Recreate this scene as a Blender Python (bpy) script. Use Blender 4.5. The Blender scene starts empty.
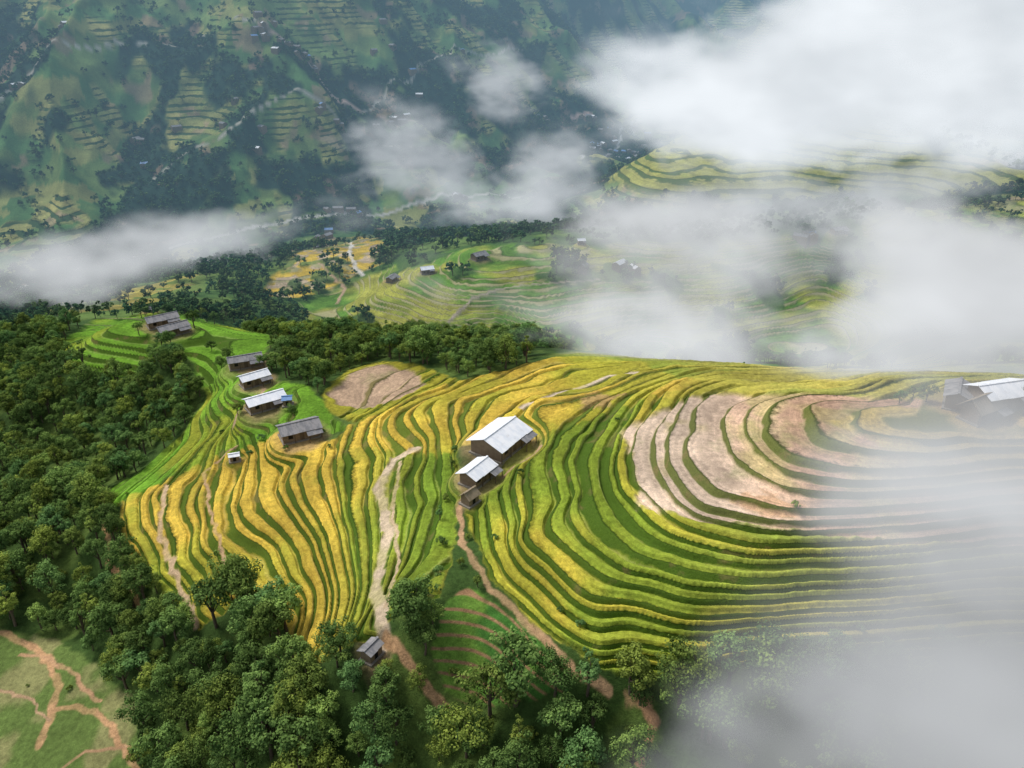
import bpy, math, random, time
import numpy as np
from mathutils import Vector
T0=time.time()
rng=np.random.default_rng(7); random.seed(7)
scene=bpy.context.scene
CAMZ=100.0; PITCH=math.radians(27); F=796.0
# ------------------------------------------------------------ camera
cd=bpy.data.cameras.new("camera"); cam=bpy.data.objects.new("camera",cd); scene.collection.objects.link(cam)
cam.location=(0,0,CAMZ); cam.rotation_euler=(math.radians(90)-PITCH,0,0)
cd.lens=F/1024*36; cd.sensor_width=36; cd.clip_start=0.5; cd.clip_end=9000
scene.camera=cam
scene.view_settings.view_transform='Standard'; scene.view_settings.look='None'; scene.view_settings.exposure=0
# ------------------------------------------------------------ survey helpers (bearing/depression -> map position)
def bearing(u,v):
    a=(np.asarray(u,float)-512)/F; b=-(np.asarray(v,float)-384)/F
    c,s=math.cos(PITCH),math.sin(PITCH)
    return a, c+b*s, -s+b*c
def at_height(u,v,z):
    dx,dy,dz=bearing(u,v); t=(z-CAMZ)/dz
    return dx*t,dy*t
def sm(x,a,b):
    t=np.clip((x-a)/(b-a),0,1); return t*t*(3-2*t)
TAB=rng.random((256,256))
def vn(x,y):
    xi=np.floor(x).astype(np.int64); yi=np.floor(y).astype(np.int64)
    fx=x-xi; fy=y-yi; fx=fx*fx*(3-2*fx); fy=fy*fy*(3-2*fy)
    a=TAB[xi&255,yi&255]; b=TAB[(xi+1)&255,yi&255]; c=TAB[xi&255,(yi+1)&255]; d=TAB[(xi+1)&255,(yi+1)&255]
    return (a*(1-fx)+b*fx)*(1-fy)+(c*(1-fx)+d*fx)*fy
def fbm(x,y,o=4):
    s=0;a=.5;t=0
    for i in range(o):
        s=s+a*vn(x+17.3*i,y-9.1*i); t+=a; a*=.5; x=x*2.03; y=y*2.03
    return s/t
# ------------------------------------------------------------ height control contours: (z, [(u,v)...])
CT=[]
B={0:[(470,478),(470,520),(490,570),(540,625),(600,662),(680,668),(760,660),(900,650),(1024,642)],
3:[(520,450),(505,490),(515,545),(560,590),(630,620),(720,632),(860,622),(1024,610)],
6:[(580,422),(560,455),(560,505),(600,555),(670,585),(760,596),(900,586),(1024,576)],
9:[(630,408),(612,440),(612,485),(650,525),(710,550),(800,558),(920,551),(1024,542)],
12:[(680,402),(655,430),(660,475),(700,507),(780,524),(900,520),(1024,510)],
14:[(730,398),(705,425),(712,460),(760,488),(850,498),(1024,486)],
16:[(780,398),(755,420),(772,450),(840,470),(930,470),(1024,463)],
18:[(845,402),(825,420),(850,440),(930,446),(1024,440)]}
for k,p in B.items(): CT.append((3+1.2*k,p))
A={0:[(452,450),(448,500),(440,560),(440,600)],
3:[(412,450),(400,500),(395,560),(380,610)],
6:[(360,448),(355,500),(365,560),(362,620),(345,655)],
10:[(300,450),(300,490),(325,540),(340,600),(325,650)],
14:[(245,455),(240,500),(275,550),(305,600),(300,640)],
17:[(205,465),(195,520),(215,570),(240,610)],
20:[(150,490),(150,530),(175,580),(195,620)],
22:[(125,500),(130,540),(150,585)]}
for k,p in A.items(): CT.append((2-1.2*k,p))
CT+=[(8,[(540,412),(600,392)]),(5,[(500,405),(570,378),(620,368)]),(2,[(450,405),(520,375),(560,360)]),(-1.5,[(400,415),(450,390),(470,377)]),
(-6,[(360,425),(390,400),(430,382)]),(-9,[(300,433),(330,410),(350,385),(385,368)]),(-11,[(266,404)]),(-15,[(254,381),(300,375)]),(-17,[(246,364)]),
(17,[(700,382)]),(19,[(770,386)]),(22.5,[(850,394)]),(25.5,[(940,402)]),(27.5,[(1024,410),(1150,425)]),(22,[(1200,500)]),(5,[(1200,640)]),
(-2,[(500,650),(470,640),(700,720)]),(-7,[(480,700)]),(-5,[(700,768),(850,730),(600,720)]),(-4,[(1000,720)]),(-9,[(560,768),(1000,800)]),(-12,[(430,740)]),(-15,[(300,720),(850,900),(512,900)]),
(-20,[(300,768)]),(-27,[(200,680)]),(-30,[(200,740),(100,560),(150,640)]),(-38,[(0,500),(50,640),(50,768),(-150,640)]),(-36,[(0,600),(90,600)]),(-41,[(0,420),(-200,500)]),
(-20,[(165,322),(120,326),(225,345),(200,338)]),(-24,[(75,345),(120,360),(190,375)]),(-27,[(150,400),(195,410),(170,440)]),(-36,[(90,420),(100,470)]),(-44,[(40,370),(-150,380)]),
(-20,[(230,420),(215,400)]),
(-62,[(0,330),(60,318)]),(-85,[(230,300)]),(-92,[(100,298)]),(-42,[(300,345)]),(-60,[(400,346)]),(-68,[(480,354)]),(-92,[(560,346)]),(-98,[(700,354),(760,356)]),(-84,[(900,352)]),(-66,[(1024,345),(1200,350)]),
(-8,[(760,368),(900,376)]),(2,[(1024,384)]),
(-72,[(468,252),(520,262),(600,262),(700,256),(790,245)]),(-81,[(430,262),(430,280),(480,292),(560,290),(660,284),(760,272),(830,262)]),
(-91,[(395,268),(385,295),(430,312),(520,318),(640,312),(760,300)]),(-102,[(350,285),(335,310),(390,326),(500,338),(640,340),(760,332),(850,324)]),
(-60,[(850,232),(930,215),(1024,205),(1200,205)]),(-75,[(920,255),(1024,245),(1200,245)]),(-88,[(900,300),(1024,295),(1200,300)]),
(-110,[(640,215)]),(-97,[(640,192)]),(-72,[(780,152)]),(-86,[(700,175)]),(-60,[(900,158)]),(-95,[(900,200)]),(-55,[(1024,168),(1200,165)]),(-105,[(750,207)]),
(-140,[(600,160),(640,140)]),(-150,[(500,210)]),(-140,[(400,210)]),(-130,[(250,230)]),(-125,[(130,250)]),(-120,[(0,280),(-200,290)]),(-100,[(330,262),(200,278)]),(-112,[(380,240)])]
CX=[];CY=[];CZ=[]
for z,ps in CT:
    for (u,v) in ps:
        x,y=at_height(u,v,z); CX.append(x);CY.append(y);CZ.append(z)
# far mountains: (u,v,distance y)
for u,lst in {-200:[(200,760),(150,820),(100,900),(50,1000),(0,1120)],0:[(200,802),(150,870),(100,950),(50,1050),(0,1170)],
 200:[(190,850),(150,915),(100,1000),(50,1100),(0,1230)],400:[(190,950),(150,1010),(100,1100),(50,1210),(0,1340)],
 560:[(130,1240),(100,1350),(50,1550),(0,1800)],740:[(100,1900),(50,2200),(0,2600)],1024:[(100,1700),(50,2000),(0,2400)],1200:[(100,1500),(50,1800),(0,2200)]}.items():
    for v,y in lst:
        dx,dy,dz=bearing(u,v); t=y/dy; CX.append(dx*t);CY.append(y);CZ.append(CAMZ+dz*t)
for ang in (-50,-25,0,25,50):
    for r,z in ((2100,520 if ang<10 else 330),(3500,900 if ang<10 else 700)):
        CX.append(r*math.sin(math.radians(ang)));CY.append(r*math.cos(math.radians(ang)));CZ.append(z)
CX=np.array(CX);CY=np.array(CY);CZ=np.array(CZ,float)
Q=np.stack([np.arctan2(CX,CY),np.log(np.hypot(CX,CY))],1); N=len(Q)
def K(d2): return 0.5*d2*np.log(d2+1e-12)
d2=((Q[:,None]-Q[None])**2).sum(2)
M=np.zeros((N+3,N+3)); M[:N,:N]=K(d2)+np.eye(N)*2e-5; M[:N,N]=1;M[:N,N+1:]=Q;M[N,:N]=1;M[N+1:,:N]=Q.T
W=np.linalg.solve(M,np.concatenate([CZ,[0,0,0]]))
def Hq(th,rho):
    th=np.asarray(th,float);rho=np.asarray(rho,float); sh=th.shape; th=th.ravel();rho=rho.ravel(); out=np.empty(len(th))
    for i in range(0,len(th),40000):
        a=th[i:i+40000,None]-Q[None,:,0]; b=rho[i:i+40000,None]-Q[None,:,1]
        out[i:i+40000]=K(a*a+b*b)@W[:N]
    return (out+W[N]+th*W[N+1]+rho*W[N+2]).reshape(sh)
def ground(u,v):
    """first terrain point met along a bearing"""
    dx,dy,dz=bearing(u,v); t=np.exp(np.linspace(math.log(50),math.log(3300),500))
    x=dx*t;y=dy*t;z=CAMZ+dz*t; h=Hq(np.arctan2(x,y),np.log(np.hypot(x,y)))
    g=z-h; i=np.argmax(g<0)
    if g[i]>=0: i=len(t)-1
    if i==0:i=1
    f=g[i-1]/(g[i-1]-g[i]+1e-9); tt=t[i-1]+(t[i]-t[i-1])*min(max(f,0),1)
    return dx*tt,dy*tt
def groundq(ps):
    r=[]
    for (u,v) in ps:
        x,y=ground(u,v); r.append((math.atan2(x,y),math.log(math.hypot(x,y))))
    return np.array(r)
# ------------------------------------------------------------ grid (finer over the near terraces)
NT=1080
th=np.radians(np.linspace(-50,50,NT)); L_=math.log
rh=np.concatenate([np.linspace(L_(45),L_(80),50,endpoint=False),np.linspace(L_(80),L_(240),720,endpoint=False),np.linspace(L_(240),L_(800),330,endpoint=False),np.linspace(L_(800),L_(3400),280)]); NR=len(rh)
TH,RH=np.meshgrid(th,rh); R=np.exp(RH); X=R*np.sin(TH); Y=R*np.cos(TH)
H=Hq(TH,RH); print("H",time.time()-T0)
far=sm(R,700,1150)
wx=X+60*fbm(X/260,Y/260,3); wy=Y+60*fbm(X/230+50,Y/230,3)
g1=1-np.abs(2*fbm((wx*0.9+wy*0.35)/170,(wy*0.9-wx*.35)/520,3)-1)
g2=1-np.abs(2*vn(wx/75+9,wy/130)-1); g3=1-np.abs(2*vn(wx/34+19,wy/60)-1)
H=H+far*((g1-.7)*125+(g2-.5)*26+(g3-.5)*11+(fbm(X/30,Y/30,3)-.5)*14)
mid=sm(R,220,320)*(1-far)
H=H+mid*(fbm(X/60,Y/60,3)-.5)*9+(1-sm(R,200,300))*((fbm(X/22,Y/22,3)-.5)*1.9+(fbm(X/7,Y/7,2)-.5)*.45)
# houses: (name,u,v,L,W,yaw,h,roofkey)
HS=[("farmhouse",500,447,12.5,9.5,56,3.2,"white"),("farmhouse",477,480,8,5.5,56,2.8,"white"),("thatched_hut",470,503,3.6,3,50,2,"brown"),
("farmhouse",300,436,11,7,28,3,"grey"),("farmhouse",266,407,11.5,6,36,3,"white"),("farmhouse",255,384,9.5,5.5,38,3,"white"),("farmhouse",246,366,11.5,5.5,24,3,"grey"),
("farmhouse",163,325,12,6.5,36,3,"grey"),("farmhouse",174,334,11.5,6,42,3,"grey"),("storage_shed",149,311,6,4,10,2.4,"grey"),("storage_shed",372,657,3.8,2.8,60,2.2,"grey"),("storage_shed",288,405,3,3,10,2.2,"blue"),
("farmhouse",996,404,11,7,15,3.2,"white"),("farmhouse",955,404,8,5,60,3,"grey"),("farmhouse",978,418,8,5,30,3,"brown"),
("farmhouse",427,273,9.5,7,20,3.4,"white"),("farmhouse",392,281,10,6,70,3,"grey"),("farmhouse",479,259,11,8,40,3.5,"grey"),("farmhouse",581,244,6,5,10,3,"white"),
("farmhouse",838,233,12,7,20,3,"grey"),("storage_shed",235,461,3,2.2,20,1.8,"white")]
HP=[]; padw=np.zeros_like(H); dirtyard=np.zeros_like(H)
for h in HS:
    x,y=ground(h[1],h[2]); zc=float(Hq(math.atan2(x,y),math.log(math.hypot(x,y))))
    d=np.hypot(X-x,Y-y); rr=max(h[3],h[4])*.5
    w=1-sm(d,rr*1.1,rr*1.9+1); H=H*(1-w)+zc*w; padw=np.maximum(padw,w); dirtyard=np.maximum(dirtyard,1-sm(d+3*fbm(X/3,Y/3,2),rr*1.2+1,rr*1.6+2.5))
    HP.append((x,y,zc))
# ------------------------------------------------------------ zones
wobT=(fbm(X/R*60,RH*60,3)-.5)*.014
def sdf(poly,wob=1.0):
    q=groundq(poly); lo=q.min(0)-.03; hi=q.max(0)+.03
    out=np.full(H.shape,-1.0)
    j0,j1=np.searchsorted(th,[lo[0],hi[0]]); i0,i1=np.searchsorted(rh,[lo[1],hi[1]])
    a=TH[i0:i1,j0:j1]; b=RH[i0:i1,j0:j1]
    if a.size==0: return out
    ins=np.zeros(a.shape,bool); dm=np.full(a.shape,9.)
    for k in range(len(q)):
        p=q[k];n=q[(k+1)%len(q)]; e=n-p
        t=np.clip(((a-p[0])*e[0]+(b-p[1])*e[1])/(e@e+1e-12),0,1)
        dm=np.minimum(dm,(a-p[0]-t*e[0])**2+(b-p[1]-t*e[1])**2)
        c=((p[1]>b)!=(n[1]>b)); xx=e[0]*(b-p[1])/(e[1]+1e-12*(1 if e[1]>=0 else -1))+p[0]
        ins^=c&(a<xx)
    out[i0:i1,j0:j1]=np.where(ins,1,-1)*np.sqrt(dm)
    return out+wobT*wob
def pm(poly,soft=.004,wob=1.0): return sm(sdf(poly,wob),-soft,soft)
def line(ps,w):
    q=groundq(ps); out=np.full(H.shape,9.); lo=q.min(0)-.06; hi=q.max(0)+.06
    j0,j1=np.searchsorted(th,[lo[0],hi[0]]); i0,i1=np.searchsorted(rh,[lo[1],hi[1]])
    a=TH[i0:i1,j0:j1]+wobT[i0:i1,j0:j1]*.8; b=RH[i0:i1,j0:j1]; dm=np.full(a.shape,9.)
    for k in range(len(q)-1):
        p=q[k];e=q[k+1]-p
        t=np.clip(((a-p[0])*e[0]+(b-p[1])*e[1])/(e@e+1e-12),0,1)
        dm=np.minimum(dm,(a-p[0]-t*e[0])**2+(b-p[1]-t*e[1])**2)
    d=np.sqrt(dm)*R[i0:i1,j0:j1]; m=np.zeros(H.shape); m[i0:i1,j0:j1]=1-sm(d,w*.3,w*.62); return m
TB=pm([(463,482),(490,452),(520,425),(600,392),(660,378),(760,372),(880,374),(960,380),(1024,384),(1200,390),(1200,640),(1024,652),(900,659),(760,666),(680,674),(600,668),(540,632),(490,579),(468,525)])
TY=pm([(330,445),(440,455),(470,452),(520,440),(570,425),(640,400),(700,386),(640,363),(600,358),(555,358),(500,372),(440,386),(400,405),(350,425)])
TA=pm([(120,500),(165,472),(235,442),(330,438),(455,442),(460,500),(450,560),(440,600),(405,605),(370,642),(320,665),(297,650),(280,600),(245,590),(235,605),(200,630),(165,602),(130,560)])
TL=pm([(58,345),(95,320),(150,310),(230,328),(275,343),(262,356),(225,362),(232,375),(300,385),(325,402),(345,430),(250,445),(200,462),(165,480),(110,510),(92,500),(140,470),(185,432),(205,398),(196,365),(165,345),(140,375),(105,382),(75,366)])
TO=pm([(328,393),(350,375),(378,364),(412,371),(428,384),(400,398),(365,406),(336,402)])
TG=pm([(322,396),(345,372),(378,360),(430,368),(465,380),(425,405),(370,425),(330,412)])
NOTREE=pm([(322,392),(345,378),(460,378),(470,430),(330,440)])
TM=pm([(300,300),(350,280),(400,262),(470,246),(560,244),(700,244),(790,238),(850,227),(940,210),(1040,202),(1200,203),(1200,312),(1024,302),(900,310),(850,330),(780,345),(600,350),(500,345),(440,326),(380,334),(310,322)],.006)
behind=sm(TH,.06,.12)*sm(R,205,225)*(1-sm(R,520,560)); TM=np.maximum(TM,behind)
TM=TM*(1-sm(fbm(X/34+13,Y/34,3),.60,.63)*.95*sm(R,300,340))
hill=sm(TH,.05,.1)*sm(R,140,150)*(1-sm(R,215,230)); TB=np.maximum(TB,hill)
TR=pm([(605,190),(640,178),(700,162),(780,151),(900,154),(1024,166),(1200,166),(1200,190),(1024,192),(900,200),(800,202),(700,204),(640,202)],.006)
TK=pm([(255,292),(285,266),(325,244),(372,238),(392,258),(350,275),(300,294)],.006)
TF=pm([(25,303),(90,293),(150,283),(205,276),(200,290),(120,306),(60,312)],.006)
TK=TK*(1-sm(fbm(X/20+3,Y/20,3),.54,.58)*.9); TF=TF*(1-sm(fbm(X/20+3,Y/20,3),.50,.54)*.9)
CL=pm([(-150,622),(0,628),(60,640),(112,682),(142,705),(132,768),(125,900),(-150,900)])
GA=pm([(445,602),(470,588),(520,620),(562,664),(560,692),(505,705),(445,692),(432,650)])
SB=pm([(622,428),(690,398),(790,393),(870,396),(1024,425),(1200,430),(1200,560),(1024,548),(900,545),(780,533),(700,520),(640,505)],.006)
GD=pm([(828,418),(880,404),(1024,415),(1200,420),(1200,480),(1024,472),(900,455)],.006)
near=1-sm(R,380,440)
ter=np.maximum.reduce([TB,TY,TA,TL,TO,TG,TM,TR,TK,TF])
patch=.6*fbm(X/120+31,Y/120,4)+.4*fbm(X/38+31,Y/60,3); patch2=.6*fbm(X/90-12,Y/90+40,4)+.4*fbm(X/30,Y/30,2)
farz=sm(R,620,760)*(1-np.maximum(TR,TM))
FFor=sm(patch+.10*(.72-g1),.475,.52)            # far forest mask
FTer=sm(patch2,.49,.52)*(1-FFor)
ter=np.maximum(ter,farz*FTer)
steps=np.where(R<262,1.2,np.where(R<430,1.7,np.where(R<700,2.1,6.5)))
paths=[([(460,505),(463,545),(490,590),(540,637),(575,672),(610,690)],1.1,(.46,.29,.16)),
([(418,446),(395,458),(379,485),(388,530),(376,590),(385,640)],2.6,(.54,.43,.30)),([(385,635),(420,680),(455,718)],1.6,(.44,.27,.14)),([(402,460),(392,500),(398,560),(385,610)],.9,(.5,.38,.24)),
([(235,445),(205,470),(210,510),(222,550),(228,590)],1.1,(.46,.31,.17)),([(165,485),(158,530),(178,580),(196,628)],1.7,(.50,.36,.22)),
([(105,515),(108,560),(140,605)],1.2,(.42,.24,.12)),([(0,632),(20,642),(35,648),(52,665),(58,690),(52,712),(38,745)],1.8,(.52,.31,.16)),([(56,708),(80,706),(100,716),(112,728),(120,745),(150,790)],1.4,(.52,.31,.16)),([(20,655),(45,658),(70,670),(85,690),(100,700)],1.0,(.48,.29,.16)),([(60,768),(85,750),(130,745)],.7,(.44,.27,.15)),([(0,690),(30,700),(48,720)],.7,(.44,.29,.17)),
([(650,371),(612,374),(590,382),(540,400),(520,408)],1.5,(.56,.46,.34)),([(640,690),(655,720),(640,760)],1.6,(.38,.22,.12)),([(505,470),(520,460),(540,440)],1.0,(.45,.3,.18)),
([(258,372),(262,392),(250,410),(235,430)],1.3,(.42,.3,.18)),
([(-50,310),(60,275),(130,254),(250,228),(330,218),(420,206),(520,200)],5.5,(.56,.54,.48)),([(352,243),(351,258),(362,274)],4,(.7,.66,.58)),([(580,172),(612,155),(640,128)],5,(.55,.54,.5)),
([(262,66),(300,78),(335,90),(360,92)],8,(.52,.38,.32)),([(380,98),(395,108),(425,112)],7,(.5,.38,.32)),([(570,120),(590,128)],8,(.5,.35,.3)),([(0,112),(25,100),(60,85)],5,(.5,.48,.42)),([(320,265),(345,285),(335,300)],3,(.55,.38,.25)),
([(60,85),(120,60),(200,45),(262,66)],3.5,(.45,.43,.36)),([(360,92),(440,60),(520,55)],3.5,(.45,.43,.36)),([(440,330),(470,300),(520,285),(600,276)],2.0,(.45,.38,.28)),([(150,165),(230,150),(300,125),(400,140)],3.5,(.42,.40,.33))]
PM=[(line(p,w),c) for p,w,c in paths]
pall=np.maximum.reduce([m for m,_ in PM])
p0=H/steps
ph=p0+.20*np.sin(2.1*p0+.6)+.10*np.sin(4.7*p0+2.0)       # uneven terrace widths
fr=ph-np.floor(ph)
Hq_=(np.floor(ph)+sm(fr,.70,.97))*steps
tg=ter*(1-pall*.8)*(1-padw)*(1-sm(R,700,800))
Z=H+tg*(Hq_-H)
Z=Z+(1-ter)*(1-padw)*near*(fbm(X/5,Y/5,3)-.5)*.8
# standing rice: the crop is a raised mat over each tread, ending before the terrace lip
crop=ter*(1-pall)*(1-padw)*(1-SB)*(1-TO)*(1-sm(R,200,260))*sm(fr,.05,.13)*(1-sm(fr,.52,.60))
Z=Z+crop*(.70+.3*(fbm(X/1.6,Y/1.6,2)-.5))
print("zones",time.time()-T0)
# ------------------------------------------------------------ colours
def C3(c): return np.array(c)[None,None,:]
def mixc(a,c,m): 
    c=np.array(c); c=c if c.ndim==3 else c[None,None,:]
    return a*(1-m[...,None])+c*m[...,None]
lv=np.floor(ph); hs=TAB[(lv.astype(int)*37)&255,(lv.astype(int)*91+5)&255]
n1=fbm(X/28+3,Y/28,3); n2=fbm(X/9,Y/9+20,3)
one=np.ones(H.shape+(3,))
COL=one*C3((.045,.085,.02)); RIS=one*C3((.075,.14,.016))
COL=mixc(COL,(.12,.18,.04),sm(n2,.5,.62)*.6)
# hill-farm plots: patchwork of small fields on the far slopes
pu=((wx*.8+wy*.3)/38+2*n1).astype(int); pw=(H/14+2*fbm(X/60,Y/60,2)).astype(int); plot=TAB[(pu*53)&255,(pw*29+pu*7)&255]; plot2=TAB[(pw*31)&255,(pu*11+3)&255]
fcol=mixc(one*C3((.085,.18,.058)),(.17,.25,.075),sm(n1,.42,.6)); fcol=fcol*(.74+.5*plot[...,None]); fcol=mixc(fcol,(.34,.33,.11),sm(plot2,.76,.80)*.7)
fcol=mixc(fcol,(.42,.38,.13),FTer*sm(fbm(X/50,Y/50+9,2),.36,.5)*.9*(.5+.5*plot)); fcol=mixc(fcol,(.022,.056,.034),FFor); fcol=mixc(fcol,(.38,.25,.17),sm(fbm(X/26+77,Y/26,3),.67,.72)*.6)
mz=sm(R,400,470)
mcol=mixc(one*C3((.07,.14,.035)),(.16,.25,.06),sm(n1,.45,.6))
COL=mixc(COL,mcol,mz); COL=mixc(COL,fcol,sm(R,600,720)); RIS=mixc(RIS,(.55,.50,.26),mz); RIS=mixc(RIS,(.05,.11,.04),sm(R,700,800))
gold=one*C3((.63,.44,.065)); ygr=one*C3((.42,.39,.045)); grn=one*C3((.16,.28,.028))
COL=mixc(COL,mixc(mixc(gold,ygr,sm(n1+hs*.4,.6,.9)),grn,sm(hs+.5*n2,1.05,1.25)*.5),TA)
COL=mixc(COL,(.15,.27,.028),TA*sm(X+6*n2,-40,-22)*.75)
COL=mixc(COL,mixc(mixc(ygr,gold,sm(n2+hs*.3,.6,.85)*.4),grn,sm(n1+hs*.4,.62,.86)*.75),TB)
COL=mixc(COL,mixc(gold,ygr,sm(n1+hs*.3,.5,.78)),TY); RIS=mixc(RIS,(.16,.22,.035),TY*.6)
COL=mixc(COL,mixc(one*C3((.15,.31,.028)),ygr,sm(n1+hs*.3,.65,.95)*.7),TL)
COL=mixc(COL,ygr*.9,TG*(1-TY)); COL=mixc(COL,(.47,.33,.22),TO); RIS=mixc(RIS,(.24,.20,.08),TO)
COL=mixc(COL,mixc(one*C3((.12,.25,.035)),(.42,.42,.08),sm(n1+hs*.35,.50,.80)),TM)
COL=mixc(COL,(.40,.39,.09),TR); RIS=mixc(RIS,(.10,.16,.03),TR)
COL=mixc(COL,mixc(gold,one*C3((.5,.39,.26)),sm(n2,.45,.6)),TK); COL=mixc(COL,(.45,.38,.09),TF)
stub=one*C3((.62,.48,.36)); stub=mixc(stub,(.52,.33,.22),sm(X+20*n1+14*hs,46,84)); stub=mixc(stub,(.44,.38,.15),sm(n2+hs*.3,.70,.9)*.6)
COL=mixc(COL,stub,SB); RIS=mixc(RIS,(.14,.16,.04),SB*.9)
COL=mixc(COL,(.56,.42,.12),GD*.9)
low=TB*sm(X,20,70)*(1-SB)*(1-GD); COL=mixc(COL,(.38,.33,.10),low*.6); RIS=mixc(RIS,(.09,.11,.025),low*.6)
COL=mixc(COL,mixc(one*C3((.12,.18,.045)),(.25,.25,.10),sm(n2,.45,.6)),CL)
gr=sm(np.sin(H*5.2+X*.5+6*n1+3*n2),-.88,-.5); COL=mixc(COL,mixc(one*C3((.32,.19,.10)),mixc(one*C3((.055,.16,.028)),(.14,.26,.04),sm(n2,.4,.6)),gr),GA)
COL=mixc(COL,(.42,.28,.16),dirtyard*.7*(.5+.5*sm(n2,.35,.55)))
for poly in ([(735,498),(760,490),(800,505),(790,520),(750,512)],[(575,398),(600,392),(625,395),(610,405),(580,408)],[(625,690),(655,688),(650,705),(630,705)]):
    COL=mixc(COL,(.44,.26,.14),pm(poly,.006,2)*.7)
for m,c in PM: COL=mixc(COL,c,m*(.65+.35*sm(n2,.3,.5)))
terA=np.clip(ter*(1-pall)*(1-dirtyard*.8),0,1)
# ------------------------------------------------------------ mesh
def grid_mesh(name,X,Y,Z):
    nr,nt=X.shape; me=bpy.data.meshes.new(name)
    co=np.stack([X,Y,Z],-1).reshape(-1,3).astype(np.float32); me.vertices.add(len(co)); me.vertices.foreach_set("co",co.ravel())
    i=np.arange((nr-1)*(nt-1)); r=i//(nt-1); c=i%(nt-1); a=r*nt+c
    f=np.stack([a,a+1,a+nt+1,a+nt],1).astype(np.int32)
    me.loops.add(f.size); me.loops.foreach_set("vertex_index",f.ravel()); me.polygons.add(len(f))
    me.polygons.foreach_set("loop_start",np.arange(0,f.size,4,dtype=np.int32)); me.polygons.foreach_set("loop_total",np.full(len(f),4,np.int32))
    me.polygons.foreach_set("use_smooth",np.ones(len(f),bool)); me.update(calc_edges=True); return me
me=grid_mesh("terrain",X,Y,Z)
def fa(me,n,a):
    at=me.attributes.new(n,'FLOAT','POINT'); at.data.foreach_set("value",a.ravel().astype(np.float32))
def ca(me,n,a):
    at=me.attributes.new(n,'FLOAT_COLOR','POINT'); b=np.ones((a.shape[0]*a.shape[1],4),np.float32); b[:,:3]=np.clip(a.reshape(-1,3),0,1); at.data.foreach_set("color",b.ravel())
fa(me,"phase",ph); fa(me,"terrace",terA); ca(me,"tread",COL); ca(me,"riser",RIS); fa(me,"thin",np.maximum(mz*(1-sm(R,700,760)),SB*.6))
terrain=bpy.data.objects.new("terrain",me); scene.collection.objects.link(terrain)
print("mesh",time.time()-T0)
# ------------------------------------------------------------ node helper
class NG:
    def __init__(s,nt): s.t=nt; s.l=nt.links
    def n(s,t,**k):
        x=s.t.nodes.new(t)
        for a,b in k.items(): setattr(x,a,b)
        return x
    def L(s,a,b): s.l.new(a,b)
    def math(s,op,a,b=None,c=None,clamp=False):
        x=s.n('ShaderNodeMath',operation=op,use_clamp=clamp)
        for i,v in enumerate((a,b,c)):
            if v is None: continue
            if isinstance(v,(int,float)): x.inputs[i].default_value=v
            else: s.L(v,x.inputs[i])
        return x.outputs[0]
    def mr(s,v,a,b,c=0,d=1,smooth=True):
        x=s.n('ShaderNodeMapRange',interpolation_type='SMOOTHSTEP' if smooth else 'LINEAR'); s.L(v,x.inputs['Value'])
        for nme,q in zip(('From Min','From Max','To Min','To Max'),(a,b,c,d)): x.inputs[nme].default_value=q
        return x.outputs[0]
    def mix(s,f,a,b,bt='MIX'):
        x=s.n('ShaderNodeMix',data_type='RGBA',blend_type=bt)
        for i,v in ((0,f),(6,a),(7,b)):
            if isinstance(v,(int,float)): x.inputs[i].default_value=v
            elif isinstance(v,tuple): x.inputs[i].default_value=v+(1,) if len(v)==3 else v
            else: s.L(v,x.inputs[i])
        return x.outputs[2]
    def grey(s,v):
        x=s.n('ShaderNodeCombineXYZ'); [s.L(v,x.inputs[i]) for i in range(3)]; return x.outputs[0]
    def noise(s,vec,scale,detail=4,rough=.55,dist=0,w=None):
        x=s.n('ShaderNodeTexNoise'); 
        if w is not None: x.noise_dimensions='4D'; s.L(w,x.inputs['W'])
        if vec is not None: s.L(vec,x.inputs['Vector'])
        x.inputs['Scale'].default_value=scale;x.inputs['Detail'].default_value=detail;x.inputs['Roughness'].default_value=rough;x.inputs['Distortion'].default_value=dist
        return x.outputs['Fac']
    def attr(s,n): return s.n('ShaderNodeAttribute',attribute_name=n)
def mat(name):
    m=bpy.data.materials.new(name); m.use_nodes=True; m.node_tree.nodes.clear(); g=NG(m.node_tree); o=g.n('ShaderNodeOutputMaterial'); return m,g,o
def finish(g,o,col,rough=.9,bump=None,bs=.3,bd=.1,spec=.2):
    p=g.n('ShaderNodeBsdfPrincipled'); p.inputs['Roughness'].default_value=rough; p.inputs['Specular IOR Level'].default_value=spec
    if isinstance(col,tuple): p.inputs['Base Color'].default_value=col+(1,)
    else: g.L(col,p.inputs['Base Color'])
    if bump is not None:
        b=g.n('ShaderNodeBump'); b.inputs['Strength'].default_value=bs; b.inputs['Distance'].default_value=bd; g.L(bump,b.inputs['Height']); g.L(b.outputs[0],p.inputs['Normal'])
    g.L(p.outputs[0],o.inputs['Surface']); return p
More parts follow.
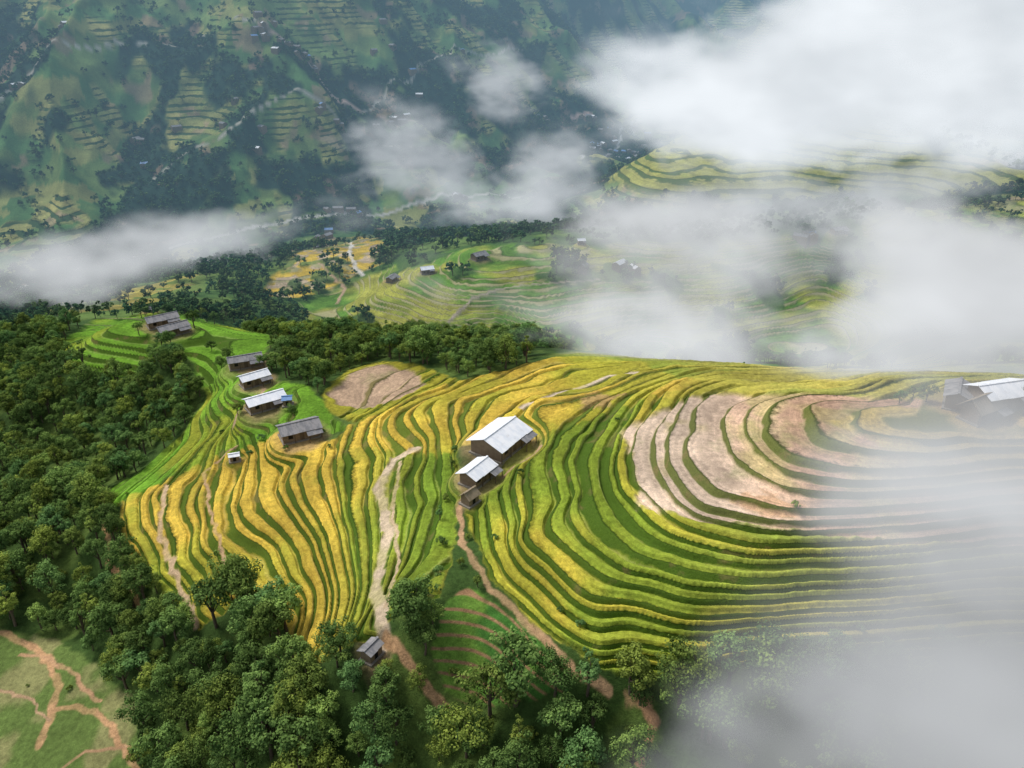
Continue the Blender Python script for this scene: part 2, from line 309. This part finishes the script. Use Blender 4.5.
# terrain material
m,g,o=mat("terraced_ground")
pos=g.n('ShaderNodeNewGeometry').outputs['Position']
ph_=g.attr("phase").outputs['Fac']; te=g.attr("terrace").outputs['Fac']; tr=g.attr("tread").outputs['Color']; ri=g.attr("riser").outputs['Color']; thin=g.attr("thin").outputs['Fac']
nf=g.noise(pos,.9,4,.65); nm=g.noise(pos,.12,4,.6); nb=g.noise(pos,.03,3,.6); nfine=g.noise(pos,4.0,2,.7)
phn=g.math('ADD',ph_,g.math('MULTIPLY',g.math('SUBTRACT',nf,.5),.16))
frc=g.math('FRACT',phn); lev=g.math('FLOOR',phn)
pl=g.noise(pos,.05,3,.6,w=g.math('MULTIPLY',lev,7.31))
thr=g.math('ADD',g.mr(pl,.35,.65,.48,.74),g.math('MULTIPLY',thin,.14))
edge=g.math('MULTIPLY',g.math('MULTIPLY',g.math('SUBTRACT',frc,thr),10.0,clamp=True),g.mr(frc,.985,1.0,1,0)) 
ndot=g.mr(pl,.42,.58,.80,1.16)
tread=g.mix(te,tr,g.mix(1.0,tr,g.grey(ndot),'MULTIPLY'))
rows=g.n('ShaderNodeTexNoise',noise_dimensions='1D'); g.L(g.math('MULTIPLY',phn,9.0),rows.inputs['W']); rows.inputs['Scale'].default_value=1; rows.inputs['Detail'].default_value=3
tread=g.mix(g.math('MULTIPLY',te,.8),tread,g.mix(1.0,tread,g.grey(g.mr(rows.outputs['Fac'],.3,.7,.86,1.14)),'MULTIPLY'))
drift=g.mr(g.noise(pos,.07,4,.65,w=g.math('MULTIPLY',lev,3.7)),.54,.68,0,.5)
tread=g.mix(g.math('MULTIPLY',drift,te),tread,g.mix(.6,tread,(.14,.26,.03)))
risn=g.mix(g.mr(nf,.4,.65),ri,g.mix(1.0,ri,(.62,.66,.55),'MULTIPLY'))
risn=g.mix(g.mr(nm,.58,.66,0,.45),risn,(.22,.15,.07))
c=g.mix(g.math('MULTIPLY',g.math('MULTIPLY',edge,te),.95),tread,risn)
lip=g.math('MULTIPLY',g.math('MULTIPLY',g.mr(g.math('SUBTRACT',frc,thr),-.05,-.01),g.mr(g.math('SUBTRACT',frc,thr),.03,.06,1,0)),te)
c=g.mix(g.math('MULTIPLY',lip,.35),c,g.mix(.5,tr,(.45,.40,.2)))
step_shade=g.math('MULTIPLY',g.math('MAXIMUM',g.mr(frc,.0,.06,1,0),g.mr(frc,.92,.97)),te); c=g.mix(g.math('MULTIPLY',step_shade,.7),c,g.mix(1.0,c,(.34,.38,.34),'MULTIPLY'))  # thin shadow line painted into the colour along each terrace step
vv=g.math('MULTIPLY',g.mr(nf,.25,.75,.74,1.26),g.mr(nfine,.3,.7,.85,1.15)); vv=g.math('MULTIPLY',vv,g.mr(nb,.3,.7,.82,1.18))
c=g.mix(1.0,c,g.grey(vv),'MULTIPLY')
bh=g.math('ADD',nf,g.math('MULTIPLY',nfine,.4))
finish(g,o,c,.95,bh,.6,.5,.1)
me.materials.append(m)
# ------------------------------------------------------------ height sampler
IDX=np.arange(NR)
def samp(A,x,y):
    t=(np.arctan2(x,y)-th[0])/(th[1]-th[0]); r=np.interp(np.log(np.hypot(x,y)),rh,IDX)
    t=np.clip(t,0,NT-1.001); r=np.clip(r,0,NR-1.001); j=np.asarray(t).astype(int); i=np.asarray(r).astype(int)
    ft=t-j; fr_=r-i
    return (A[i,j]*(1-ft)+A[i,j+1]*ft)*(1-fr_)+(A[i+1,j]*(1-ft)+A[i+1,j+1]*ft)*fr_
def sz(x,y): return float(samp(Z,np.float64(x),np.float64(y)))
# ------------------------------------------------------------ trees
def quads_mesh(name,V,Fc,matidx,attr,mats):
    me=bpy.data.meshes.new(name); me.vertices.add(len(V)); me.vertices.foreach_set("co",V.astype(np.float32).ravel())
    me.loops.add(Fc.size); me.loops.foreach_set("vertex_index",Fc.astype(np.int32).ravel()); me.polygons.add(len(Fc))
    me.polygons.foreach_set("loop_start",np.arange(0,Fc.size,4,dtype=np.int32)); me.polygons.foreach_set("loop_total",np.full(len(Fc),4,np.int32))
    me.polygons.foreach_set("material_index",matidx.astype(np.int32)); me.update(calc_edges=True)
    at=me.attributes.new("leaf",'FLOAT','POINT'); at.data.foreach_set("value",attr.astype(np.float32))
    for mm in mats: me.materials.append(mm)
    return me
def leafmat(name,dark,lite,dk2,yel,cool=.6,trans=True):
    m,g,o=mat(name); at=g.attr("leaf").outputs['Fac']; rnd=g.n('ShaderNodeObjectInfo').outputs['Random']
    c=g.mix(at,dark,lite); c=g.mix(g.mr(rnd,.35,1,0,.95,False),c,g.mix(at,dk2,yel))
    r2=g.math('FRACT',g.math('MULTIPLY',rnd,7.77)); c=g.mix(1.0,c,g.grey(g.mr(r2,0,1,.65,1.35,False)),'MULTIPLY')
    c=g.mix(g.math('MULTIPLY',g.math('GREATER_THAN',r2,.72),cool),c,g.mix(1.0,c,(.68,.85,1.15),'MULTIPLY'))
    p=g.n('ShaderNodeBsdfDiffuse'); g.L(c,p.inputs[0])
    if not trans: g.L(p.outputs[0],o.inputs['Surface']); return m
    t=g.n('ShaderNodeBsdfTranslucent'); g.L(c,t.inputs[0]); ms=g.n('ShaderNodeMixShader'); ms.inputs[0].default_value=.3; g.L(p.outputs[0],ms.inputs[1]); g.L(t.outputs[0],ms.inputs[2]); g.L(ms.outputs[0],o.inputs['Surface'])
    return m
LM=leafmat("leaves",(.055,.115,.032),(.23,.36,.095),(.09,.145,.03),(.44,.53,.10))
LF=leafmat("distant_leaves",(.026,.068,.036),(.075,.15,.06),(.05,.09,.028),(.16,.24,.065),.6,False)
BK,g,o=mat("bark"); pos=g.n('ShaderNodeTexCoord').outputs['Object']; finish(g,o,g.mix(g.noise(pos,3),(.07,.05,.035),(.2,.16,.11)),.9)
def tube(p0,p1,r0,r1,n=6):
    p0=np.array(p0,float);p1=np.array(p1,float); d=p1-p0; d/=np.linalg.norm(d); a=np.cross(d,[.3,.9,.1]); a/=np.linalg.norm(a); b=np.cross(d,a)
    an=np.linspace(0,2*np.pi,n,endpoint=False); ring=np.cos(an)[:,None]*a+np.sin(an)[:,None]*b
    V=np.concatenate([p0+ring*r0,p1+ring*r1]); i=np.arange(n); j=(i+1)%n
    return V,np.stack([i,j,j+n,i+n],1)
def tree_mesh(name,seed,h=9,R=3.6,ncl=30,nl=90,ls=.3,leaf=None,shape=1.0,seg=6):
    r=np.random.default_rng(seed); Vs=[];Fs=[];mi=[];at=[];off=0
    def add(V,Fc,mid,a):
        nonlocal off
        Vs.append(V);Fs.append(Fc+off);mi.append(np.full(len(Fc),mid));at.append(np.full(len(V),0.) if np.isscalar(a) else a);off+=len(V)
    cz=h-R*shape*.95
    pts=[(0,0,-1.0),(r.normal(0,.15),r.normal(0,.15),h*.3),(r.normal(0,.3),r.normal(0,.3),cz),(r.normal(0,.3),r.normal(0,.3),h*.88)]
    rr=[h*.035,h*.026,h*.018,h*.005]
    for k in range(3): V,Fc=tube(pts[k],pts[k+1],rr[k],rr[k+1],seg); add(V,Fc,1,0)
    C=[]
    lob=r.uniform(0,6.28,3)
    for k in range(ncl):
        u=r.uniform(-.45,1); a=r.uniform(0,2*np.pi); s=math.sqrt(max(0,1-u*u)); q=r.uniform(.45,1)**.6*(1+.22*math.sin(2*a+lob[0])+.15*math.sin(3*a+lob[1]))
        C.append((R*s*math.cos(a)*q,R*s*math.sin(a)*q,cz+R*shape*u*q))
    for k in range(0,ncl,max(1,ncl//7)):
        V,Fc=tube(pts[2] if k%2 else pts[1],C[k],h*.012,h*.003,4); add(V,Fc,1,0)
    for c in C:
        cr=R*r.uniform(.18,.40); n=int(nl*(cr/(R*.32))**2); d=r.normal(size=(n,3)); d/=np.linalg.norm(d,axis=1)[:,None]
        p=np.array(c)+d*cr*r.uniform(.5,1.2,(n,1))*np.array([1,1,.75])
        nn=d+np.array([0,0,.6])+r.normal(0,.4,(n,3)); nn/=np.linalg.norm(nn,axis=1)[:,None]
        a=np.cross(nn,r.normal(size=(n,3))); a/=np.linalg.norm(a,axis=1)[:,None]; b=np.cross(nn,a); s=ls*r.uniform(.6,1.35,(n,1)); 
        V=np.stack([p-a*s,p+b*s*.62,p+a*s,p-b*s*.62],1).reshape(-1,3); Fc=np.arange(n*4).reshape(n,4)
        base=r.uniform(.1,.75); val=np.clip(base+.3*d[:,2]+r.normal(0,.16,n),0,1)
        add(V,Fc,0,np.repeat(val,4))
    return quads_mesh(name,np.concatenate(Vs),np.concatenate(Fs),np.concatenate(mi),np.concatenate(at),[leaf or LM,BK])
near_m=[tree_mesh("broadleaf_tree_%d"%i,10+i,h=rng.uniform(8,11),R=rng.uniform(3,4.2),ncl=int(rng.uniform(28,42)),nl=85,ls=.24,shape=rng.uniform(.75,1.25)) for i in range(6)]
near_m+=[tree_mesh("slender_tree",40,h=12,R=2.4,ncl=26,nl=70,ls=.25,shape=1.9),tree_mesh("bush",41,h=3.6,R=2.3,ncl=16,nl=80,ls=.22,shape=.7)]
far_m=[tree_mesh("distant_tree_%d"%i,60+i,h=9,R=rng.uniform(3.4,4.6),ncl=9,nl=24,ls=.8,leaf=LF,shape=rng.uniform(.7,1.1),seg=3) for i in range(4)]
def proto(name,meshes):
    c=bpy.data.collections.new(name)
    for k,mm in enumerate(meshes):
        ob=bpy.data.objects.new("%s_%02d"%(name,k),mm); c.objects.link(ob)
    return c
PN=proto("tree_kinds",near_m); PF=proto("distant_tree_kinds",far_m)
def scatter(name,P,scl,idx,coll):
    me=bpy.data.meshes.new(name); me.vertices.add(len(P)); me.vertices.foreach_set("co",P.astype(np.float32).ravel())
    a=me.attributes.new("scl",'FLOAT','POINT'); a.data.foreach_set("value",scl.astype(np.float32))
    a=me.attributes.new("rotz",'FLOAT','POINT'); a.data.foreach_set("value",rng.uniform(0,6.28,len(P)).astype(np.float32))
    a=me.attributes.new("idx",'INT','POINT'); a.data.foreach_set("value",idx.astype(np.int32))
    ob=bpy.data.objects.new(name,me); scene.collection.objects.link(ob)
    nt=bpy.data.node_groups.new(name+"_nodes",'GeometryNodeTree'); nt.interface.new_socket("Geometry",in_out='INPUT',socket_type='NodeSocketGeometry'); nt.interface.new_socket("Geometry",in_out='OUTPUT',socket_type='NodeSocketGeometry')
    n=nt.nodes; gi=n.new('NodeGroupInput'); go=n.new('NodeGroupOutput'); ip=n.new('GeometryNodeInstanceOnPoints'); ci=n.new('GeometryNodeCollectionInfo')
    ci.inputs['Collection'].default_value=coll; ci.inputs['Separate Children'].default_value=True; ci.inputs['Reset Children'].default_value=True
    def na(nm,t):
        x=n.new('GeometryNodeInputNamedAttribute'); x.data_type=t; x.inputs['Name'].default_value=nm; return [s for s in x.outputs if s.enabled and s.name=='Attribute'][0]
    cx=n.new('ShaderNodeCombineXYZ'); l=nt.links
    l.new(gi.outputs[0],ip.inputs['Points']); l.new(ci.outputs[0],ip.inputs['Instance']); ip.inputs['Pick Instance'].default_value=True
    l.new(na("idx",'INT'),ip.inputs['Instance Index']); l.new(na("rotz",'FLOAT'),cx.inputs[2]); l.new(cx.outputs[0],ip.inputs['Rotation']); l.new(na("scl",'FLOAT'),ip.inputs['Scale'])
    l.new(ip.outputs[0],go.inputs[0]); md=ob.modifiers.new("scatter",'NODES'); md.node_group=nt; return ob
def jgrid(sp,r0,r1):
    n=int(r1/sp)+1; gx,gy=np.meshgrid(np.arange(-n,n),np.arange(0,n)); x=(gx+rng.uniform(-.48,.48,gx.shape)).ravel()*sp; y=(gy+rng.uniform(-.48,.48,gx.shape)).ravel()*sp
    r=np.hypot(x,y); k=(r>r0)&(r<r1)&(np.abs(np.arctan2(x,y))<.84); return x[k],y[k]
OPEN=np.maximum.reduce([TB,TY,TA,TL,TO,TG,CL,GA,NOTREE,pall,padw,dirtyard]); MOPEN=np.maximum.reduce([TM,TR,TK,TF,pall,padw])
x,y=jgrid(4.3,60,440); op=samp(OPEN,x,y); mo=samp(MOPEN,x,y); f=fbm(x/20,y/20,3); tt=np.arctan2(x,y); rr_=np.hypot(x,y)
beh=(tt>.03)&(rr_>140)&(rr_<330)
seam=(op>.02)&(tt>-.12)&(tt<.1)&(rr_>115)&(rr_<220)
k=(op<.12)&(mo<.3)&((f>.27)|(rng.random(len(x))<.5))&(~beh)&(~seam); x,y,f,tt,rr_=x[k],y[k],f[k],tt[k],rr_[k]
idx=rng.choice(8,len(x),p=[.15,.15,.14,.15,.13,.13,.07,.08]); s=rng.uniform(.5,1.1,len(x))**1.2*(.68+.6*fbm(x/18+7,y/18,2))
gar=(tt>-.13)&(tt<.02)&(rr_<160)&(rr_>95); s=np.where(gar,s*.45,s); s=np.where(rr_>230,s*.8,s)
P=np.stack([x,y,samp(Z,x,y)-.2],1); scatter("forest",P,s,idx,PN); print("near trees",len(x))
x,y=jgrid(6,70,300); op=samp(np.maximum.reduce([TB,TY,TL,TA,CL,GA]),x,y); pa=samp(np.maximum.reduce([pall,padw]),x,y); clx=samp(CL,x,y)
cl=fbm(x/14+90,y/14,3); k=(op>.3)&(pa<.1)&(rng.random(len(x))<.006+.2*(cl>.72)+.06*(clx>.5)); x,y=x[k],y[k]
scatter("shrubs",np.stack([x,y,samp(Z,x,y)-.1],1),rng.uniform(.18,.42,len(x)),np.full(len(x),7),PN); print("shrubs",len(x))
x,y=jgrid(7.0,440,760); mo=samp(MOPEN,x,y); f=fbm(x/60+5,y/60,3); k=(mo<.25)&((f>.41)|(rng.random(len(x))<.3)); x,y=x[k],y[k]
P=np.stack([x,y,samp(Z,x,y)-.3],1); scatter("valley_forest",P,rng.uniform(.45,1.1,len(x)),rng.integers(0,4,len(x)),PF); print("mid",len(x))
x,y=jgrid(8.2,760,1900); ff=samp(FFor,x,y); mo=samp(MOPEN,x,y); hed=fbm(x/22+60,y/22,3); k=(mo<.15)&((ff>.5)&(rng.random(len(x))<.92)|(rng.random(len(x))<.04+.4*(hed>.59))); x,y=x[k],y[k]
P=np.stack([x,y,samp(Z,x,y)-.3],1); scatter("mountain_forest",P,rng.uniform(.4,1.1,len(x)),rng.integers(0,4,len(x)),PF); print("far",len(x))
for (u,v,s,i) in [(415,632,1.0,0),(250,612,.95,1),(232,600,.7,2),(425,655,.7,3),(205,716,.8,4),(300,720,.9,5),(265,715,1.0,6),(640,700,.6,0),(725,745,1.0,1),(805,660,.6,2),(835,665,.7,3),(215,325,.8,5),(195,330,.7,1),(287,455,.35,7),(495,540,.3,7),(440,520,.3,6),(452,470,.3,6),(446,500,.4,7),(442,545,.5,7),(438,575,.5,7),(795,510,.35,7),(560,612,.25,7),(70,690,.3,7),(900,400,.35,2),(925,404,.4,0),(912,398,.3,3),(1015,402,.4,1),(655,172,1.6,0),(668,170,1.5,2),
 (292,412,.35,0),(240,425,.4,3),(222,432,.4,7),(222,372,.5,5),(272,372,.4,1),(330,448,.3,7),(262,440,.5,7),(212,352,.5,2),(140,338,.5,1),(190,318,.55,4),(205,320,.6,0),(455,455,.45,7),(520,475,.35,7),(250,455,.4,7),(322,430,.35,7),(172,352,.7,3),(180,366,.7,1),(188,385,.7,0),(190,400,.7,5),(180,415,.8,2)]:
    x,y=ground(u,v); ob=bpy.data.objects.new("bush" if i==7 else ("slender_tree" if i==6 else "broadleaf_tree"),near_m[i]); scene.collection.objects.link(ob)
    ob.location=(x,y,sz(x,y)-.15); ob.scale=(s,)*3; ob.rotation_euler=(0,0,random.uniform(0,6.28))
print("trees",time.time()-T0)
# ------------------------------------------------------------ houses
def roofmat(name,c1,c2,stain,rough=.55):
    m,g,o=mat(name); oc=g.n('ShaderNodeTexCoord').outputs['Object']; mp=g.n('ShaderNodeMapping'); mp.inputs['Scale'].default_value=(1.1,.25,1); g.L(oc,mp.inputs[0])
    a=g.noise(mp.outputs[0],1.0,3); b=g.noise(oc,.5,5,.7); w=g.n('ShaderNodeTexWave'); w.inputs['Scale'].default_value=1.6; w.inputs['Distortion'].default_value=.2; g.L(oc,w.inputs[0])
    c=g.mix(g.mr(a,.4,.6),c1,c2); c=g.mix(g.mr(b,.55,.75,0,.6),c,stain)
    finish(g,o,c,rough,w.outputs['Fac'],.25,.03,.4); return m
RM={"white":roofmat("white_metal_roof",(.92,.93,.95),(.80,.83,.88),(.60,.59,.58)),"grey":roofmat("weathered_fibre_roof",(.20,.20,.21),(.30,.29,.29),(.10,.09,.085),.9),
"brown":roofmat("thatch",(.24,.19,.12),(.32,.25,.17),(.10,.08,.06),.95),"blue":roofmat("blue_sheet_roof",(.12,.25,.5),(.16,.3,.55),(.3,.3,.3))}
WM,g,o=mat("earth_wall"); oc=g.n('ShaderNodeTexCoord').outputs['Object']; finish(g,o,g.mix(g.noise(oc,1.2,5),(.16,.11,.07),(.33,.25,.17)),.9,g.noise(oc,6,4),.4,.05)
DM,g,o=mat("dark_opening"); finish(g,o,(.012,.011,.01),.4)
SM_,g,o=mat("stone_footing"); oc=g.n('ShaderNodeTexCoord').outputs['Object']; finish(g,o,g.mix(g.noise(oc,2,5),(.18,.16,.13),(.36,.33,.28)),.9)
TM_,g,o=mat("timber"); oc=g.n('ShaderNodeTexCoord').outputs['Object']; finish(g,o,g.mix(g.noise(oc,3,5),(.09,.06,.04),(.2,.15,.1)),.85)
def pmesh(name,V,Fc,mt,parent):
    me=bpy.data.meshes.new(name); me.from_pydata([tuple(v) for v in V],[],Fc); me.materials.append(mt); ob=bpy.data.objects.new(name,me); scene.collection.objects.link(ob); ob.parent=parent; return ob
def boxes(lst):
    V=[];Fc=[]
    for (x0,x1,y0,y1,z0,z1) in lst:
        b=len(V); V+=[(x0,y0,z0),(x1,y0,z0),(x1,y1,z0),(x0,y1,z0),(x0,y0,z1),(x1,y0,z1),(x1,y1,z1),(x0,y1,z1)]
        Fc+=[tuple(b+i for i in q) for q in ((0,3,2,1),(4,5,6,7),(0,1,5,4),(1,2,6,5),(2,3,7,6),(3,0,4,7))]
    return V,Fc
def slab(pts,t):
    b=[(x,y,z-t) for x,y,z in pts]; V=list(pts)+b; return V,[(0,1,2,3),(7,6,5,4),(0,4,5,1),(1,5,6,2),(2,6,7,3),(3,7,4,0)]
def house(name,x,y,z,L,Wd,yaw,h,rk):
    e=bpy.data.objects.new(name,None); scene.collection.objects.link(e); e.location=(x,y,z+.1); e.rotation_euler=(0,0,math.radians(yaw)); e.empty_display_size=1
    l,w=L/2,Wd/2; rise=w*(.34 if rk!="brown" else .7); ov=.7 if L>5 else .35; wl,ww=l-ov,w-ov
    pmesh("foundation",*boxes([(-wl-.4,wl+.4,-ww-.4,ww+.4,-3.5,.25)]),SM_,e)
    yb=h; yt=h+rise*ww/w
    V=[(-wl,-ww,.25),(wl,-ww,.25),(wl,ww,.25),(-wl,ww,.25),(-wl,-ww,yb),(wl,-ww,yb),(wl,ww,yb),(-wl,ww,yb),(-wl,0,yt),(wl,0,yt)]
    pmesh("walls",V,[(0,1,5,4),(2,3,7,6),(1,2,6,9,5),(3,0,4,8,7),(4,5,9,8),(6,7,8,9)],WM,e)
    z0=h-rise*ov/w+.1; zt=h+rise+.1
    segs=max(2,int(L/2.2))
    for sgn,nm in ((-1,"roof_front"),(1,"roof_back")):
        V=[];Fc=[]
        for k in range(segs):
            xa=-l+L*k/segs; xb=-l+L*(k+1)/segs; dz=random.uniform(0,.06); ey=random.uniform(0,.22)
            p=[(xa,sgn*(w+ey),z0+dz),(xb,sgn*(w+ey),z0+dz),(xb,sgn*.02,zt+dz),(xa,sgn*.02,zt+dz)]
            if sgn>0: p=p[::-1]
            v,f=slab(p,.07); b=len(V); V+=v; Fc+=[tuple(b+i for i in q) for q in f]
        pmesh(nm,V,Fc,RM[rk],e)
    pmesh("ridge_cap",*boxes([(-l-.05,l+.05,-.22,.22,zt+.07,zt+.16)]),RM[rk],e)
    if L>5:
        wn=[];fr_=[]
        for sx in (-.62,.62):
            for sy in (-1,1):
                yy=sy*ww; a,b=sorted((yy-.03*sy,yy+.03*sy)); wn.append((sx*wl-.55,sx*wl+.55,a,b,1.3,2.3)); 
                a,b=sorted((yy+.003*sy,yy+.06*sy)); fr_+= [(sx*wl-.65,sx*wl-.56,a,b,1.2,2.4),(sx*wl+.56,sx*wl+.65,a,b,1.2,2.4),(sx*wl-.55,sx*wl+.55,a,b,2.31,2.4),(sx*wl-.55,sx*wl+.55,a,b,1.2,1.29)]
        pmesh("windows",*boxes(wn),DM,e); pmesh("window_frames",*boxes(fr_),TM_,e)
        pmesh("door",*boxes([(-.6,.6,-ww-.04,-ww+.02,.27,2.3)]),TM_,e)
        pmesh("porch_posts",*boxes([(px-.09,px+.09,-w+.15,-w+.33,.0,z0+.05) for px in (-l+.5,-l*.35,l*.35,l-.5)]),TM_,e)
        pv,pf=slab([(l*.2,-w-1.6,z0-.65),(l*.95,-w-1.6,z0-.65),(l*.95,-w-.05,z0-.12),(l*.2,-w-.05,z0-.12)],.06); pmesh("lean_to_roof",pv,pf,RM["grey"],e)
        pmesh("lean_to_posts",*boxes([(l*.25,l*.25+.14,-w-1.5,-w-1.36,-1.5,z0-.62),(l*.9-.14,l*.9,-w-1.5,-w-1.36,-1.5,z0-.62)]),TM_,e)
    else:
        pmesh("door",*boxes([(-.4,.4,-ww-.04,-ww+.02,.27,1.6)]),DM,e)
for h,(x,y,z) in zip(HS,HP): house(h[0],x,y,z,h[3],h[4],h[5],h[6],h[7])
V=[];Fc=[];mi=[]
cl=[(600,150,22,12,16),(625,160,18,8,12),(645,135,14,8,6),(265,70,10,6,8),(300,80,22,6,9),(20,105,14,6,5),(585,130,12,5,5),(395,106,16,5,5),(325,135,12,4,4),(320,245,16,8,4),(455,205,18,5,3),(75,65,6,5,3),(340,215,30,4,4),(130,115,8,4,2),(750,148,20,4,3),(540,115,12,5,3),(200,150,80,40,6),(420,60,80,30,6),(620,268,60,8,3),(800,238,20,5,3)]
for (cu,cv,su,sv,n) in cl:
    for _ in range(n):
        u=cu+random.gauss(0,su*.5); v_=cv+random.gauss(0,sv*.5); x,y=ground(u,v_); z=sz(x,y); a=random.uniform(0,3.14); L=random.uniform(3.8,6); w=random.uniform(2.6,3.6); h=random.uniform(3,4.5)
        ca_,sa=math.cos(a),math.sin(a); b=len(V)
        for (px,py,pz) in [(-L,-w,-5),(L,-w,-5),(L,w,-5),(-L,w,-5),(-L,-w,h),(L,-w,h),(L,w,h),(-L,w,h),(-L,0,h+1.6),(L,0,h+1.6)]: V.append((x+px*ca_-py*sa,y+px*sa+py*ca_,z+pz))
        rm=random.choice([1,2,2,2,3])
        for q,mm in (((0,1,5,4),0),((2,3,7,6),0),((1,2,6,9,5),0),((3,0,4,8,7),0),((4,5,9,8),rm),((6,7,8,9),rm)): Fc.append(tuple(b+i for i in q)); mi.append(mm)
me2=bpy.data.meshes.new("distant_village"); me2.from_pydata(V,[],Fc); 
for mm in (WM,RM["white"],RM["grey"],RM["blue"]): me2.materials.append(mm)
me2.polygons.foreach_set("material_index",mi); ob=bpy.data.objects.new("distant_village",me2); scene.collection.objects.link(ob)
# ------------------------------------------------------------ clouds and mist (real volumes, own emission stands in for scattered light)
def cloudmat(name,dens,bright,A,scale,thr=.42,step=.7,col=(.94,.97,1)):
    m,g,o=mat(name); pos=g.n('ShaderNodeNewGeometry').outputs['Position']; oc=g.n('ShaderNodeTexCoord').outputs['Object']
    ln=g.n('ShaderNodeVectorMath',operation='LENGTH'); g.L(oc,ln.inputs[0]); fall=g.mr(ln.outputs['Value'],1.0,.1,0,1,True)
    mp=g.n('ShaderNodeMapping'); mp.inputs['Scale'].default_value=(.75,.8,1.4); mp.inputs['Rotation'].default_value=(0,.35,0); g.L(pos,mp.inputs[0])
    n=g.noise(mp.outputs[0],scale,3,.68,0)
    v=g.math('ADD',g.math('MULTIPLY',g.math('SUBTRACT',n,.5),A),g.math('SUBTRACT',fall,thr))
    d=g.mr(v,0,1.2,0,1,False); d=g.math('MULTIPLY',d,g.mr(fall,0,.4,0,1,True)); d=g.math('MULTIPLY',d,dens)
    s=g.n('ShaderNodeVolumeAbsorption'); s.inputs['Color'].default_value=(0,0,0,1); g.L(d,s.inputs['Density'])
    e=g.n('ShaderNodeEmission'); e.inputs['Color'].default_value=col+(1,); g.L(g.math('MULTIPLY',g.math('MULTIPLY',d,bright),g.mr(n,.35,.65,.82,1.14,False)),e.inputs['Strength'])  # emission replaces scattered light; noise varies it in place of sun shading
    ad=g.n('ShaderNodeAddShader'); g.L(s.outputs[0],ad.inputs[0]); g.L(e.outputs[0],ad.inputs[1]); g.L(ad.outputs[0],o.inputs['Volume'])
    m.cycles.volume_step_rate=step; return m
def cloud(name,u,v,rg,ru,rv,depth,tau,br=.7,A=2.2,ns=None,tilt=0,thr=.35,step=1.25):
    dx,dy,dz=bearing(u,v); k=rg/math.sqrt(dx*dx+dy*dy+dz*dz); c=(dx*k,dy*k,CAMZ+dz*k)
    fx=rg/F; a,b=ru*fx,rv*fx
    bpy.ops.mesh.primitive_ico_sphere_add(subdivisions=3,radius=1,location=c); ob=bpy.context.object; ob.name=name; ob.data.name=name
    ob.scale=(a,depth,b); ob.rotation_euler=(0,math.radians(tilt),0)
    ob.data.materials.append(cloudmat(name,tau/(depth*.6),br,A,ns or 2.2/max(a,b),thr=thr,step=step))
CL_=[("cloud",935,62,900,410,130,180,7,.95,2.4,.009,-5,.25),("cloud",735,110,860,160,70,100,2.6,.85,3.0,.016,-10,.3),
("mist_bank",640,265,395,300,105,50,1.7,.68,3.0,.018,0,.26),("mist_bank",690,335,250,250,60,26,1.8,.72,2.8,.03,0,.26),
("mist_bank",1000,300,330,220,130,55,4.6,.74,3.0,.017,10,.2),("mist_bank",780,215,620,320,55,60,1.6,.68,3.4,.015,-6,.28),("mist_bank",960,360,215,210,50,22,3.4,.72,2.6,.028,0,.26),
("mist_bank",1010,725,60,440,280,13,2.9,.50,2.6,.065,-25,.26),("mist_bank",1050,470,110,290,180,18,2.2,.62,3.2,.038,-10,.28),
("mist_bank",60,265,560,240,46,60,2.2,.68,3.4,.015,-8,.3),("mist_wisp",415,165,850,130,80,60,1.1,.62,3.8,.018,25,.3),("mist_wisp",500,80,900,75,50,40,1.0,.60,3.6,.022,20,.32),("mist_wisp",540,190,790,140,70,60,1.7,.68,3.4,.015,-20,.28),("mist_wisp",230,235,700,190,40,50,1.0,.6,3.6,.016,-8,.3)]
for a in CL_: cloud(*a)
m,g,o=mat("valley_haze"); ab=g.n('ShaderNodeVolumeAbsorption'); ab.inputs['Color'].default_value=(0,0,0,1); ab.inputs['Density'].default_value=.00042
e=g.n('ShaderNodeEmission'); e.inputs['Color'].default_value=(.23,.38,.51,1); e.inputs['Strength'].default_value=.00042*.95; ad=g.n('ShaderNodeAddShader'); g.L(ab.outputs[0],ad.inputs[0]); g.L(e.outputs[0],ad.inputs[1]); g.L(ad.outputs[0],o.inputs['Volume'])  # haze emits its own blue glow in place of scattered skylight
pmh=bpy.data.meshes.new("valley_haze"); vv_,ff_=boxes([(-2600,2600,360,3600,-400,700)]); pmh.from_pydata(vv_,[],ff_); pmh.materials.append(m); ob=bpy.data.objects.new("valley_haze",pmh); scene.collection.objects.link(ob)
# ------------------------------------------------------------ light
w=bpy.data.worlds.new("World"); scene.world=w; w.use_nodes=True; nt=w.node_tree; bg=nt.nodes['Background']; sk=nt.nodes.new('ShaderNodeTexSky'); sk.sky_type='NISHITA'; sk.sun_disc=False
EL,AZ=54,-60
sk.sun_elevation=math.radians(EL); sk.sun_rotation=math.radians(AZ); sk.dust_density=3; sk.air_density=1.0
hs_=nt.nodes.new('ShaderNodeHueSaturation'); hs_.inputs['Saturation'].default_value=.5; nt.links.new(sk.outputs[0],hs_.inputs['Color']); nt.links.new(hs_.outputs[0],bg.inputs[0]); bg.inputs[1].default_value=.15
sl=bpy.data.lights.new("sun",'SUN'); sl.energy=2.35; sl.angle=math.radians(15); sl.color=(1,.96,.9); so=bpy.data.objects.new("sun",sl); scene.collection.objects.link(so)
d=Vector((math.sin(math.radians(AZ))*math.cos(math.radians(EL)),math.cos(math.radians(AZ))*math.cos(math.radians(EL)),math.sin(math.radians(EL))))
so.rotation_euler=d.to_track_quat('Z','Y').to_euler()
print("done",time.time()-T0)
